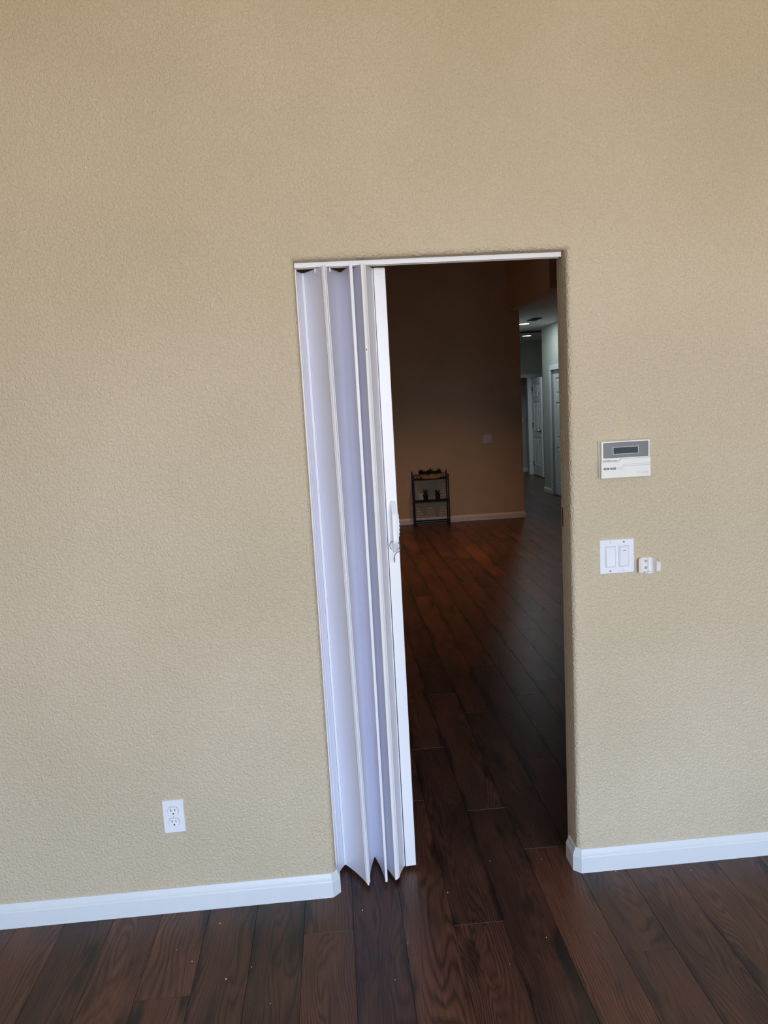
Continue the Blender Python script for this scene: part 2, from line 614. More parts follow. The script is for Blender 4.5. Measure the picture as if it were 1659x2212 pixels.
def panel_door(name, label, w, h, loc, rotz, handle_mat, hinge_left=True):
    """six-panel door: width along local +x from the hinge, faces local -y; each panel, hinge and handle a part"""
    d = struct(link(name, None, loc=loc), label)
    d.rotation_euler = (0, 0, rotz)
    t = 0.035
    st, lock = 0.11, 0.12
    rows = [(0.22, 0.80), (0.93, 1.52), (1.64, h - 0.12)]
    xs = [(st, w / 2 - 0.05), (w / 2 + 0.05, w - st)]
    # stiles and rails leave the panel fields recessed
    bm = bmesh.new()
    add_box(bm, 0, w, 0.016, t, 0, h)
    for x0, x1 in ((0, st), (w / 2 - 0.05, w / 2 + 0.05), (w - st, w)):
        add_box(bm, x0, x1, 0, 0.016, 0, h)
    zz = [0] + [z for r_ in rows for z in r_] + [h]
    for i in range(0, len(zz), 2):
        for x0, x1 in xs:
            add_box(bm, x0, x1, 0, 0.016, zz[i], zz[i + 1])
    from_bm('door_leaf', bm, M_DOORW, d)
    for x0, x1 in xs:
        for z0, z1 in rows:
            bm = bmesh.new()
            q = 0.036
            lo = [bm.verts.new(v) for v in ((x0 + 0.012, 0.0161, z0 + 0.012), (x1 - 0.012, 0.0161, z0 + 0.012), (x1 - 0.012, 0.0161, z1 - 0.012), (x0 + 0.012, 0.0161, z1 - 0.012))]
            hi = [bm.verts.new(v) for v in ((x0 + 0.012 + q, 0.0005, z0 + 0.012 + q), (x1 - 0.012 - q, 0.0005, z0 + 0.012 + q), (x1 - 0.012 - q, 0.0005, z1 - 0.012 - q), (x0 + 0.012 + q, 0.0005, z1 - 0.012 - q))]
            bm.faces.new(hi)
            for i in range(4):
                bm.faces.new((lo[i], lo[(i + 1) % 4], hi[(i + 1) % 4], hi[i]))
            from_bm('door_panel', bm, M_DOORW, d)
    for z in ((0.23, 1.03, 1.78) if hinge_left else ()):
        bm = bmesh.new()
        add_box(bm, -0.014, 0.010, -0.004, 0.0, z - 0.045, z + 0.045)
        add_tube(bm, [(-0.003, -0.008, z - 0.05), (-0.003, -0.008, z + 0.05)], 0.007, 8)
        from_bm('hinge', bm, handle_mat, d)
    bm = bmesh.new()
    hx = w - 0.06
    add_prism(bm, disc(0.028, 16, hx, 0.92), -0.008, 0.0, 'y')
    add_tube(bm, [(hx, -0.008, 0.92), (hx, -0.045, 0.92), (hx - 0.02, -0.05, 0.92), (hx - 0.11, -0.05, 0.915)], 0.009, 8)
    from_bm('door_handle', bm, handle_mat, d)
    return d


panel_door('door_1', 'white six-panel door standing open beside the dark doorway', 0.72, 2.0, (KX1 + 0.095, YK - 0.03, 0.012), math.radians(-92.5), M_BRONZE)
panel_door('door_2', 'closed white six-panel door in the hall wall', DY1 - DY0, 2.03, (HX + 0.03, DY1, 0.008), math.radians(-90), M_BRONZE, False)

# ------------------------------------------------------------------ accordion door
AD = thing('accordion_door', 'white vinyl accordion door folded open against the doorway side', 'door', (0.16, 0.07, 0.016))
ax, ay, az = 0.16, 0.07, 0.016
ZB, ZT = 0.0, 2.0555
# plan outline, (bottom x, y), (top x, y)
J0 = ((0.0245, 0.088), (0.0200, 0.082))
V1 = ((0.0475, 0.137), (0.0375, 0.128))
V1b = ((0.0535, 0.136), (0.0455, 0.127))
P2a = ((0.1215, 0.024), (0.1035, 0.018))
P2m = ((0.1270, 0.011), (0.1085, 0.006))
P2b = ((0.1310, 0.024), (0.1130, 0.016))
V3 = ((0.1580, 0.168), (0.1610, 0.140))
P4a = ((0.1880, 0.018), (0.1880, 0.010))
P4b = ((0.1930, 0.019), (0.1945, 0.011))
V5 = ((0.1760, 0.138), (0.1780, 0.135))
P6a = ((0.2225, 0.025), (0.2225, 0.012))
P6b = ((0.2345, 0.034), (0.2335, 0.016))
V7 = ((0.2630, 0.1065), (0.2640, 0.1000))


def lp(a, b, t):
    return (a[0] + (b[0] - a[0]) * t, a[1] + (b[1] - a[1]) * t)


def slat(name, A, B, mat, thick=0.003, bow=0.0, ribs=(), cols=8, parent=AD):
    """a tall thin board between plan points A and B, each given for bottom and top"""
    bm = bmesh.new()
    grid = {}
    for zi, z in enumerate((ZB, ZT)):
        a, b = A[zi], B[zi]
        d = Vector((b[0] - a[0], b[1] - a[1]))
        nv = Vector((-d.y, d.x)).normalized()
        if nv.y < 0:
            nv = -nv                    # points into the next room
        for i in range(cols + 1):
            t = i / cols
            p_ = Vector(lp(a, b, t)) + nv * bow * 4 * t * (1 - t)
            grid[zi, i, 0] = bm.verts.new((p_.x - ax, p_.y - ay, z))
            q = p_ + nv * thick
            grid[zi, i, 1] = bm.verts.new((q.x - ax, q.y - ay, z))
    for i in range(cols):
        for s in (0, 1):
            bm.faces.new((grid[0, i, s], grid[0, i + 1, s], grid[1, i + 1, s], grid[1, i, s])).smooth = True
        for zi in (0, 1):
            bm.faces.new((grid[zi, i, 0], grid[zi, i + 1, 0], grid[zi, i + 1, 1], grid[zi, i, 1]))
    for i in (0, cols):
        bm.faces.new((grid[0, i, 0], grid[0, i, 1], grid[1, i, 1], grid[1, i, 0]))
    bmesh.ops.recalc_face_normals(bm, faces=bm.faces)
    for e in bm.edges:
        if len(e.link_faces) == 2 and e.calc_face_angle(0) > 0.6:
            e.smooth = False
    me = bpy.data.meshes.new(name)
    bm.to_mesh(me)
    bm.free()
    return link(name, me, mat, parent)


def bead(P, r, name='hinge_strip', off=(0, 0), seg=8):
    bm = bmesh.new()
    add_tube(bm, [(P[0][0] + off[0] - ax, P[0][1] + off[1] - ay, ZB), (P[1][0] + off[0] - ax, P[1][1] + off[1] - ay, ZT)], r, seg)
    return from_bm(name, bm, M_VHINGE, AD, smooth=False)


def shift(P, dx, dy):
    return tuple((a + dx, b + dy) for a, b in P)


def frac(A, B, t):
    return (lp(A[0], B[0], t), lp(A[1], B[1], t))


# panels, each with its flexible hinge strip
slat('panel', frac(J0, V1, 0.12), frac(J0, V1, 0.92), M_VINYL, 0.0026, 0.001)
slat('hinge_strip', V1, V1b, M_VINYL, 0.003)
slat('panel', frac(V1b, P2a, 0.04), frac(V1b, P2a, 0.97), M_VINYL, 0.0026, 0.003, cols=12)
slat('hinge_strip', frac(P2a, P2m, 0.0), P2m, M_VHINGE, 0.0035)
slat('hinge_strip', P2m, P2b, M_VHINGE, 0.0035)
slat('panel', frac(P2b, V3, 0.03), V3, M_VINYL, 0.0026, 0.004)
slat('hinge_strip', shift(V3, -0.0035, 0.0035), shift(V3, 0.0035, 0.0035), M_VINYL, 0.002)
slat('panel', V3, frac(V3, P4a, 0.97), M_VINYL, 0.0026, 0.004)
slat('hinge_strip', P4a, P4b, M_VHINGE, 0.004)
slat('panel', frac(P4b, V5, 0.04), frac(P4b, V5, 0.96), M_VINYL, 0.0022, 0.0)
slat('panel', frac(V5, P6a, 0.04), frac(V5, P6a, 0.97), M_VINYL, 0.0022, 0.002)
slat('hinge_strip', P6a, P6b, M_VHINGE, 0.004, -0.0016, cols=6)
slat('panel', frac(P6b, V7, 0.03), frac(P6b, V7, 0.90), M_VINYL, 0.0026, 0.001)
slat('hinge_strip', frac(P6b, V7, 0.91), V7, M_VHINGE, 0.003)
# raised edge beads along the strips
for P, dx, dy in ((J0, 0.004, 0.0045), (V1, 0.0, -0.0018), (V1b, 0.002, -0.0022), (P2a, -0.0005, -0.0012), (P2b, 0.0022, 0.002), (P2m, -0.0022, 0.0035), (P2m, 0.0004, -0.0004), (P4a, -0.0008, 0.0015), (P6a, -0.0006, 0.0005), (P6b, 0.0016, 0.004), (V7, -0.003, -0.010)):
    bead(shift(P, dx, dy), 0.0013, 'edge_bead')
# fixed strip screwed to the left jamb
bm = bmesh.new()
sb = [(JL + 0.0003, 0.060), (JL + 0.004, 0.060), (JL + 0.0065, 0.074), (JL + 0.0065, 0.100), (JL + 0.0003, 0.100)]
add_prism(bm, [(x - ax, y - ay) for x, y in sb], ZB, ZT)
from_bm('wall_strip', bm, M_VHINGE, AD)
bm = bmesh.new()
add_prism(bm, [(x - ax, y - ay) for x, y in ((JL + 0.0003, 0.056), (JL + 0.0028, 0.056), (JL + 0.0028, 0.060), (JL + 0.0003, 0.060))], ZB, ZT)
from_bm('wall_strip_flange', bm, M_VHINGE, AD)
# lead post with its edge return
post = [(0.2646, 0.0968), (0.2658, 0.0950), (0.3005, 0.0975), (0.3018, 0.0990), (0.3010, 0.124), (0.2650, 0.124)]
lead = prism('lead_post', [(x - ax, y - ay) for x, y in post], 0.0, ZT, M_VHINGE, AD)
lead['label'] = 'flat white lead post'
prism('post_cap', [(x - ax, y - ay) for x, y in ((0.2665, 0.0955), (0.2998, 0.0985), (0.2998, 0.1225), (0.2665, 0.1225))], ZT, ZT + 0.0015, M_VHINGE, AD)
bm = bmesh.new()
add_prism(bm, disc(0.0016, 10, 0.280 - ax, 2.052 - az), 0.0951 - ay, 0.0962 - ay, 'y')
from_bm('rivet', bm, M_KLINE, AD)
# hanger pins that run up into the track
for A, B, t in ((J0, V1, 0.05), (V1b, P2a, 0.62), (P2b, V3, 0.30)):
    x, y = lp(A[1], B[1], t)
    y = min(max(y, 0.043), 0.060)
    box('hanger_pin', (x - ax - 0.0016, x - ax + 0.0016, y - ay - 0.0012, y - ay + 0.0012, ZT - 0.012, 2.0728 - az), M_VHINGE, AD)
# screw hole on the third fold
bm = bmesh.new()
hz = (1.93 - az) / ZT
hp = lp(P6a[0], P6a[1], hz)
add_prism(bm, disc(0.0018, 10, hp[0] - ax + 0.002, 1.815 - az), hp[1] - ay - 0.0012, hp[1] - ay + 0.004, 'y')
from_bm('screw_hole', bm, M_BLACK, AD)
# pull handle: bar with sloping ends standing off the post
hb = bmesh.new()
yf = 0.0972
prof = [(yf, 1.327), (yf - 0.012, 1.327), (yf - 0.034, 1.290), (yf - 0.036, 1.283), (yf - 0.036, 1.197), (yf - 0.034, 1.190), (yf - 0.012, 1.156), (yf, 1.156),
        (yf, 1.172), (yf - 0.008, 1.172), (yf - 0.024, 1.197), (yf - 0.024, 1.285), (yf - 0.008, 1.311), (yf, 1.311)]
hx0, hx1 = 0.2795, 0.2945
lo = [hb.verts.new((hx0 - ax, y - ay, z - az)) for y, z in prof]
hi = [hb.verts.new((hx1 - ax, y - ay, z - az)) for y, z in prof]
for i in range(len(prof)):
    j = (i + 1) % len(prof)
    hb.faces.new((lo[i], lo[j], hi[j], hi[i]))
nb = len(prof)
for row in (lo, hi):
    for quad in ((0, 1, 12, 13), (1, 2, 11, 12), (2, 3, 4, 5, 10, 11), (5, 6, 9, 10), (6, 7, 8, 9)):
        hb.faces.new([row[q] for q in quad])
bmesh.ops.recalc_face_normals(hb, faces=hb.faces)
hd = from_bm('handle', hb, M_PLATE, AD)
hd['label'] = 'white plastic pull handle'
bvm = hd.modifiers.new('soft', 'BEVEL')
bvm.width, bvm.segments, bvm.limit_method = 0.0012, 2, 'ANGLE'
# scalloped latch plate on the post's free edge
bm = bmesh.new()
sc = []
n_ = 24
for i in range(n_ + 1):
    z = 1.205 + (1.288 - 1.205) * i / n_
    sc.append((0.0034 * math.sin(math.pi * i / n_) ** 0.5 + 0.0010 * math.sin(i * 1.6), z))
poly = [(0.3014 - ax, 1.203 - az)] + [(0.3022 + max(0.0004, d) - ax, z - az) for d, z in sc] + [(0.3014 - ax, 1.290 - az)]
add_prism(bm, poly, 0.102 - ay, 0.112 - ay, 'y')
from_bm('latch_plate', bm, M_VHINGE, AD)

# tie cord looped round the lower end of the handle
cz = (0.2870, 0.075, 1.150)
TC = thing('tie_cord', 'thin white cord, tinted grey as shade, looped round the folding door handle with a hanging tail', 'cord', cz)
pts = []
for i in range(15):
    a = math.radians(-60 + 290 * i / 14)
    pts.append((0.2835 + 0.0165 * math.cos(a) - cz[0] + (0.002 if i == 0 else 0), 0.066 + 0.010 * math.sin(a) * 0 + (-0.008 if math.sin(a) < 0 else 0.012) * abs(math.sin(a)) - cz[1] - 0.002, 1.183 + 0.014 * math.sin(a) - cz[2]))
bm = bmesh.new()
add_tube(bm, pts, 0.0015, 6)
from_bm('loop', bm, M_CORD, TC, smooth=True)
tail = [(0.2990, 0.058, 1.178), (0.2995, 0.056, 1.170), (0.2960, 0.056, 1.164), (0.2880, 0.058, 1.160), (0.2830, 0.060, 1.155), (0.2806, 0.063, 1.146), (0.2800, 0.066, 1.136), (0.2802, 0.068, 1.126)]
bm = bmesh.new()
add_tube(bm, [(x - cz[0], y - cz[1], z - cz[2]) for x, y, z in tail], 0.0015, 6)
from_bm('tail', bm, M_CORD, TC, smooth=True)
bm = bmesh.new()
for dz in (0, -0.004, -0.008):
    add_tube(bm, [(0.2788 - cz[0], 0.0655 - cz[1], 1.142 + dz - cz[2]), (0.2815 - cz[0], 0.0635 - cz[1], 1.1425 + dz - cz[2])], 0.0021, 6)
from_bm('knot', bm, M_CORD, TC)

# overhead track
TRK = thing('door_track', 'white overhead track spanning the top of the doorway', 'track', (0.43, 0.05, HZ))
bm = bmesh.new()
y0, y1, z1 = 0.039 - 0.05, 0.068 - 0.05, 0.0
for d in ((y0, y1, -0.003, -0.0004), (y0, y0 + 0.0025, -0.0138, -0.003), (y1 - 0.0025, y1, -0.0138, -0.003)):
    add_box(bm, JL + 0.001 - 0.43, 0.852 - 0.43, *d)
from_bm('channel', bm, M_VHINGE, TRK)
for ya, yb in ((y0, y0 + 0.005), (y1 - 0.005, y1)):
    box('track_lip', (JL + 0.001 - 0.43, 0.852 - 0.43, ya, yb, -0.0147, -0.0138), M_VHINGE, TRK)

# pocket-door strike plate in the right jamb
SP = thing('strike_plate', 'dark slotted latch plate set into the right doorway side', 'latch plate', (JR, 0.087, 1.238))
prism('plate', [(-0.0065, -0.034)] + [(a, b) for a, b in ((0.0065, -0.034), (0.0065, 0.034), (-0.0065, 0.034))], -0.0012, -0.0002, plain('bronze_plate', (0.35, 0.27, 0.2), 0.4, 0.5, 0.4), SP, 'x')
prism('slot', [(-0.004, -0.024), (0.004, -0.024), (0.004, 0.024), (-0.004, 0.024)], -0.0018, -0.0012, M_BLACK, SP, 'x')
for z in (-0.029, 0.029):
    prism('screw', disc(0.0032, 12, 0, z), -0.0020, -0.0012, M_BRONZE, SP, 'x')

# ------------------------------------------------------------------ wall plates


def rounded(w, h, r, seg=5, cx=0, cz_=0):
    out = []
    for sx_, sz_, a0 in ((1, 1, 0), (-1, 1, 90), (-1, -1, 180), (1, -1, 270)):
        for i in range(seg + 1):
            a = math.radians(a0 + 90 * i / seg)
            out.append((cx + sx_ * (w / 2 - r) + r * math.cos(a), cz_ + sz_ * (h / 2 - r) + r * math.sin(a)))
    return out


def plate(name, w, h, t, mat, parent, r=0.003, chamf=0.002):
    """wall plate with a sloping rim, back on local y=0, front at y=-t"""
    bm = bmesh.new()
    rings = [rounded(w, h, r), rounded(w, h, r), rounded(w - 2 * chamf, h - 2 * chamf, r)]
    ys = [0.0, -t * 0.45, -t]
    rows = [[bm.verts.new((a, y, b)) for a, b in ring] for ring, y in zip(rings, ys)]
    k = len(rows[0])
    for i in range(2):
        for j in range(k):
            bm.faces.new((rows[i][j], rows[i][(j + 1) % k], rows[i + 1][(j + 1) % k], rows[i + 1][j]))
    bm.faces.new(rows[-1])
    bm.faces.new(rows[0])
    return from_bm(name, bm, mat, parent)


def outlet(label, loc, simple=False):
    t = thing('wall_outlet', label, 'outlet', loc)
    plate('cover_plate', 0.070, 0.114, 0.0055, M_PLATE, t)
    for zc_ in (0.0195, -0.0195):
        # round face with flat top and bottom
        R, hcut = 0.0172, 0.0142
        a0 = math.asin(hcut / R)
        ol = [(R * math.cos(-a0 + 2 * a0 * i / 10), R * math.sin(-a0 + 2 * a0 * i / 10)) for i in range(11)]
        ol += [(-x, -z) for x, z in ol]
        prism('socket_gap', [(x * 1.05, z * 1.05 + zc_) for x, z in ol], -0.0057, -0.005, M_KDARK, t, 'y')
        rc = prism('receptacle', [(x, z + zc_) for x, z in ol], -0.0072, -0.0052, M_RECEP, t, 'y')
        if simple:
            continue
        box('slot', (-0.0076, -0.0054, -0.0075, -0.0070, zc_ - 0.0005, zc_ + 0.0085), M_BLACK, rc)
        box('slot', (0.0054, 0.0074, -0.0075, -0.0070, zc_ + 0.0005, zc_ + 0.0078), M_BLACK, rc)
        gp = [(0.0026 * math.cos(math.pi * i / 8), zc_ - 0.0085 + 0.0026 * math.sin(math.pi * i / 8)) for i in range(9)] + [(-0.0026, zc_ - 0.0105), (0.0026, zc_ - 0.0105)]
        prism('ground_hole', gp, -0.0075, -0.0070, M_BLACK, rc, 'y')
    if not simple:
        sc_ = prism('screw', disc(0.003, 14), -0.0064, -0.0054, M_RECEP, t, 'y')
        box('screw_slot', (-0.0006, 0.0006, -0.0068, -0.0063, -0.0026, 0.0026), M_KDARK, sc_)
    return t


outlet('white duplex outlet low on the beige wall beside the folding door', (-0.4992, 0, 0.3398))
outlet('small white outlet on the far wall behind the plant stand', (1.262, YF, 0.36), True)


def rocker_switch(label, loc, lit_slit=True, simple=False):
    t = thing('light_switch', label, 'switch', loc)
    plate('cover_plate', 0.116, 0.114, 0.0055, M_PLATE, t)
    for i, xc in enumerate((-0.0228, 0.0228)):
        prism('rocker_gap', rounded(0.0345, 0.0685, 0.002, 3, xc), -0.0057, -0.005, M_KDARK, t, 'y')
        prism('rocker_frame', rounded(0.0330, 0.0670, 0.002, 3, xc), -0.0062, -0.0052, M_PLATE, t, 'y')
        # paddle: two faces meeting at a shallow angle
        bm = bmesh.new()
        w = 0.0135
        tip = -0.0105 if i == 0 else -0.0075
        tip2 = -0.0075 if i == 0 else -0.0105
        pr = [(-0.0305, -0.006), (-0.0305, tip), (0.0, -0.0085), (0.0305, tip2), (0.0305, -0.006)]
        a = [bm.verts.new((xc - w, y, z)) for z, y in pr]
        b_ = [bm.verts.new((xc + w, y, z)) for z, y in pr]
        for j in range(5):
            bm.faces.new((a[j], a[(j + 1) % 5], b_[(j + 1) % 5], b_[j]))
        bm.faces.new(a)
        bm.faces.new(b_)
        rk = from_bm('rocker', bm, M_PLATE, t)
        if not simple:
            prism('rocker_outline', rounded(0.0284, 0.0624, 0.001, 2, xc), -0.0065, -0.0060, M_KLINE, t, 'y')
            if i == 1 and lit_slit:
                prism('indicator_slit', [(xc - 0.0045, 0.0185), (xc + 0.0035, 0.0195), (xc + 0.0045, 0.0215), (xc - 0.0030, 0.0205)], -0.0112, -0.0095, M_KDARK, rk, 'y')
        if not simple:
            for z in (0.0478, -0.0478):
                rnd_ = (i == 1) == (z > 0)
                s_ = prism('screw', disc(0.0031, 14, xc, z), -0.0064, -0.0054, M_SCREW if rnd_ else M_PLATE, t, 'y')
                box('screw_slot', (xc - 0.0006, xc + 0.0006, -0.0068, -0.0063, z - 0.0027, z + 0.0027), M_KDARK, s_)
    return t


rocker_switch('white double rocker switch on the beige wall beside the remote holder', (1.0053, 0, 1.1114))
rocker_switch('small white double switch on the dim far wall above the plant stand', (2.1924, YF, 1.107), False, True)
sw = thing('light_switch', 'pale switch plate inside the unlit room behind the hall', 'switch', (4.262, 13.75, 1.13))
plate('cover_plate', 0.07, 0.114, 0.0055, M_PLATE, sw)
box('toggle', (-0.005, 0.005, -0.014, -0.005, -0.004, 0.012), M_PLATE, sw)

# ------------------------------------------------------------------ alarm keypad
KP = thing('alarm_keypad', 'white alarm keypad with grey window and small dark display on the wall', 'keypad', (1.0285, 0, 1.3735))
kw, kh, kd = 0.158, 0.1165, 0.027
box('back_box', (-kw / 2 - 0.0022, kw / 2, -0.008, -0.0002, -0.002, kh + 0.0005), M_KEYPAD, KP, 0.0015)
box('body', (-kw / 2, kw / 2, -kd, -0.008, 0, kh), M_KEYPAD, KP, 0.0025, seg=3)


def kx(u):
    return -kw / 2 + kw * u


def kz(v):
    return kh * (1 - v)


yk = -kd
win_ = prism('display_window', rounded(kw * 0.915, kh * 0.40, 0.002, 3, kx(0.502), kz(0.247)), yk - 0.0008, yk + 0.001, M_KGREY, KP, 'y')
prism('window_rim', rounded(kw * 0.93, kh * 0.42, 0.0025, 3, kx(0.502), kz(0.247)), yk - 0.0003, yk + 0.001, M_KDARK, win_, 'y')
prism('display_frame', rounded(kw * 0.535, kh * 0.205, 0.0005, 2, kx(0.497), kz(0.262)), yk - 0.0013, yk - 0.0008, M_KLINE, win_, 'y')
prism('display', rounded(kw * 0.505, kh * 0.172, 0.0005, 2, kx(0.497), kz(0.262)), yk - 0.0018, yk - 0.0013, M_LCD, win_, 'y')
# flip cover with its stepped upper edge
cov = [(kx(-0.012), kz(1.0)), (kx(1.004), kz(1.0)), (kx(1.004), kz(0.492)), (kx(0.40), kz(0.492)), (kx(0.335), kz(0.565)), (kx(-0.012), kz(0.565))]
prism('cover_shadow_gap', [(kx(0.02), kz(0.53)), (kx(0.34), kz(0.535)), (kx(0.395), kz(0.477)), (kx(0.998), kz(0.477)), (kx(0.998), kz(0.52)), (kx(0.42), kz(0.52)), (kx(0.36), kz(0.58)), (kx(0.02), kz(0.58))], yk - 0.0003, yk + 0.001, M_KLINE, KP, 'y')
fc = prism('flip_cover', cov, yk - 0.0028, yk + 0.0005, M_KEYPAD, KP, 'y')
gv = 0.010


def groove(v0):
    a = [(kx(0.30), kz(v0 + 0.085)), (kx(0.395), kz(v0 + 0.085)), (kx(0.46), kz(v0)), (kx(1.0), kz(v0))]
    th_ = kh * 0.011
    return a + [(x, z - th_) for x, z in a[::-1]]


for v0 in (0.640, 0.685):
    prism('cover_line', groove(v0), yk - 0.0031, yk - 0.0026, M_KLINE, fc, 'y')
for u0, u1 in ((0.035, 0.150), (0.170, 0.285)):
    bt = box('button', (kx(u0), kx(u1), yk - 0.0036, yk - 0.0026, kz(0.772), kz(0.718)), M_KDARK, fc)
    box('button_mark', (kx(u0 + 0.03), kx(u1 - 0.03), yk - 0.0040, yk - 0.0036, kz(0.752), kz(0.736)), M_KLINE, bt)
for u0, u1 in ((0.03, 0.075), (0.085, 0.195), (0.21, 0.23), (0.245, 0.31)):
    box('print_mark', (kx(u0), kx(u1), yk - 0.0004, yk + 0.0002, kz(0.532), kz(0.518)), M_KDARK, KP)
prism('badge', rounded(kw * 0.24, kh * 0.075, 0.0006, 2, kx(0.84), kz(0.895)), yk - 0.0031, yk - 0.0026, plain('pale_badge', (0.70, 0.71, 0.68), 0.4), fc, 'y')

# ------------------------------------------------------------------ remote control cradle
RC = thing('remote_holder', 'small off-white remote control cradle beside the rocker switch', 'remote holder', (1.109, 0, 1.0505))
outl = [(-0.0340, -0.0190), (-0.0315, -0.0130), (-0.0265, -0.0075), (-0.0190, -0.0045), (-0.0100, -0.0035), (0.0120, -0.0035), (0.0155, -0.0065), (0.0185, -0.0160), (0.0205, -0.0260), (0.0250, -0.0285), (0.0345, -0.0255)]


def shell(name, line, z0f, z1f, thick, parent, mat):
    bm = bmesh.new()
    rows = []
    for i, (x, y) in enumerate(line):
        a = Vector(line[max(i - 1, 0)])
        b_ = Vector(line[min(i + 1, len(line) - 1)])
        d = (b_ - a).normalized()
        nv = Vector((-d.y, d.x))
        if nv.y < 0:
            nv = -nv
        q = Vector((x, y)) + nv * thick
        rows.append([bm.verts.new(v) for v in ((x, y, z0f(i)), (x, y, z1f(i)), (q.x, min(q.y, -0.0003), z1f(i)), (q.x, min(q.y, -0.0003), z0f(i)))])
    for i in range(len(rows) - 1):
        for j in range(4):
            bm.faces.new((rows[i][j], rows[i][(j + 1) % 4], rows[i + 1][(j + 1) % 4], rows[i + 1][j]))
    bm.faces.new(rows[0])
    bm.faces.new(rows[-1])
    return from_bm(name, bm, mat, parent)


zt = [0.046, 0.049, 0.0505, 0.051, 0.051, 0.051, 0.050, 0.046, 0.0405, 0.039, 0.038]
z0_ = [0.006, 0.003, 0.001, 0.0, 0.0, 0.0, 0.0, 0.002, 0.006, 0.008, 0.008]
shell('wall', outl, lambda i: z0_[i], lambda i: zt[i], 0.0025, RC, M_CRADLE)
prism('shelf', [(-0.012, -0.0005), (-0.012, -0.012), (-0.004, -0.018), (0.010, -0.018), (0.0175, -0.014), (0.0165, -0.0005)], 0.0, 0.0028, M_CRADLE, RC)
prism('shelf_lip', [(-0.011, -0.0115), (-0.004, -0.0175), (0.006, -0.0178), (0.006, -0.0200), (-0.005, -0.0197), (-0.013, -0.0135)], 0.0, 0.005, M_CRADLE, RC)
box('divider_rib', (0.0005, 0.0015, -0.0055, -0.0034, 0.004, 0.0505), M_KLINE, RC)
for z in (0.0385, 0.0165):
    s_ = prism('screw', disc(0.0042, 14, -0.0058, z), -0.0058, -0.0034, M_SCREW, RC, 'y')
    prism('screw_recess', disc(0.0018, 8, -0.0058, z), -0.0062, -0.0057, M_RECEP, s_, 'y')

# ------------------------------------------------------------------ plant stand in the far room
RKX, RKY = 1.370, 7.475
RK = thing('plant_stand', 'black iron two-tier plant stand against the far wall', 'plant stand', (RKX, RKY, 0))
hw, hd2 = 0.232, 0.085
for sx_ in (-1, 1):
    for sy_ in (-1, 1):
        bm = bmesh.new()
        x, y = sx_ * hw, sy_ * hd2
        top = 0.665 if sy_ < 0 else 0.70
        add_box(bm, x - 0.008, x + 0.008, y - 0.008, y + 0.008, 0.0, top)
        add_lathe(bm, [(0.010, top), (0.012, top + 0.008), (0.005, top + 0.02), (0.001, top + 0.035)], 8, x, y)
        add_lathe(bm, [(0.013, 0.0), (0.014, 0.006), (0.009, 0.012)], 10, x, y)
        from_bm('post', bm, M_IRON, RK)
for z, nm in ((0.050, 'bottom_rail'), (0.328, 'shelf'), (0.628, 'shelf')):
    bm = bmesh.new()
    for y in (-hd2, hd2):
        add_box(bm, -hw, hw, y - 0.007, y + 0.007, z - 0.012, z + 0.004)
    for x in (-hw, hw):
        add_box(bm, x - 0.007, x + 0.007, -hd2, hd2, z - 0.012, z + 0.004)
    if nm == 'shelf':
        for i in range(1, 8):
            yy = -hd2 + 2 * hd2 * i / 8
            add_box(bm, -hw, hw, yy - 0.004, yy + 0.004, z - 0.004, z + 0.004)
    from_bm(nm, bm, M_IRON, RK)
for sx_ in (-1, 1):
    for sy_ in (-1, 1):
        pts = []
        for i in range(26):
            a = i / 25 * 4.6 * math.pi / 2
            r = 0.026 * (1 - i / 32)
            pts.append((sx_ * (hw - 0.045 + r * math.cos(a)), sy_ * hd2, 0.668 + r * math.sin(a)))
        pts2 = [(sx_ * (hw - 0.072 - 0.07 * t), sy_ * hd2, 0.636 + 0.045 * (1 - t) ** 2) for t in (0, 0.3, 0.6, 1.0)]
        bm = bmesh.new()
        add_tube(bm, pts, 0.0035, 5)
        add_tube(bm, pts2, 0.0035, 5)
        from_bm('scroll', bm, M_IRON, RK)


def leaf_cloud(name, n_, box_, size, mat, parent, seed):
    rg = random.Random(seed)
    bm = bmesh.new()
    for _ in range(n_):
        # ragged clumps
        x = rg.uniform(-1, 1)
        hmax = 0.75 + 0.25 * math.cos(x * 7.0)
        p_ = Vector((x * box_[0], rg.uniform(-1, 1) * box_[1] * math.sqrt(max(0.05, 1 - x * x * 0.6)), rg.uniform(0, hmax) * box_[2]))
        d = Vector((rg.uniform(-1, 1), rg.uniform(-1, 1), rg.uniform(-0.2, 1))).normalized()
        s_ = d.cross(Vector((rg.random(), rg.random(), rg.random()))).normalized()
        L = size * rg.uniform(0.7, 1.3)
        v = [bm.verts.new(p_), bm.verts.new(p_ + d * L * 0.5 + s_ * L * 0.3), bm.verts.new(p_ + d * L), bm.verts.new(p_ + d * L * 0.5 - s_ * L * 0.3)]
        bm.faces.new(v)
    me = bpy.data.meshes.new(name)
    bm.to_mesh(me)
    bm.free()
    return link(name, me, mat, parent)


PT = thing('planter_box', 'tan wooden trough of dark green foliage on the plant stand top shelf', 'planter', (RKX + 0.005, RKY, 0.6322))
tr = [(-0.118, 0.0), (0.118, 0.0), (0.132, 0.058), (-0.132, 0.058)]
prism('trough', tr, -0.055, 0.055, M_TAN, PT, 'y')
for z in (0.019, 0.039):
    for y0_, y1_ in ((-0.0565, -0.055),):
        box('trough_band', (-0.124, 0.124, y0_, y1_, z, z + 0.002), plain('dark_tan_band', (0.2, 0.11, 0.05), 0.6), PT)
fo = leaf_cloud('foliage', 900, (0.142, 0.06, 0.062), 0.026, M_LEAF, PT, 3)
fo.location = (0, 0, 0.042)
fo['kind'] = 'stuff'


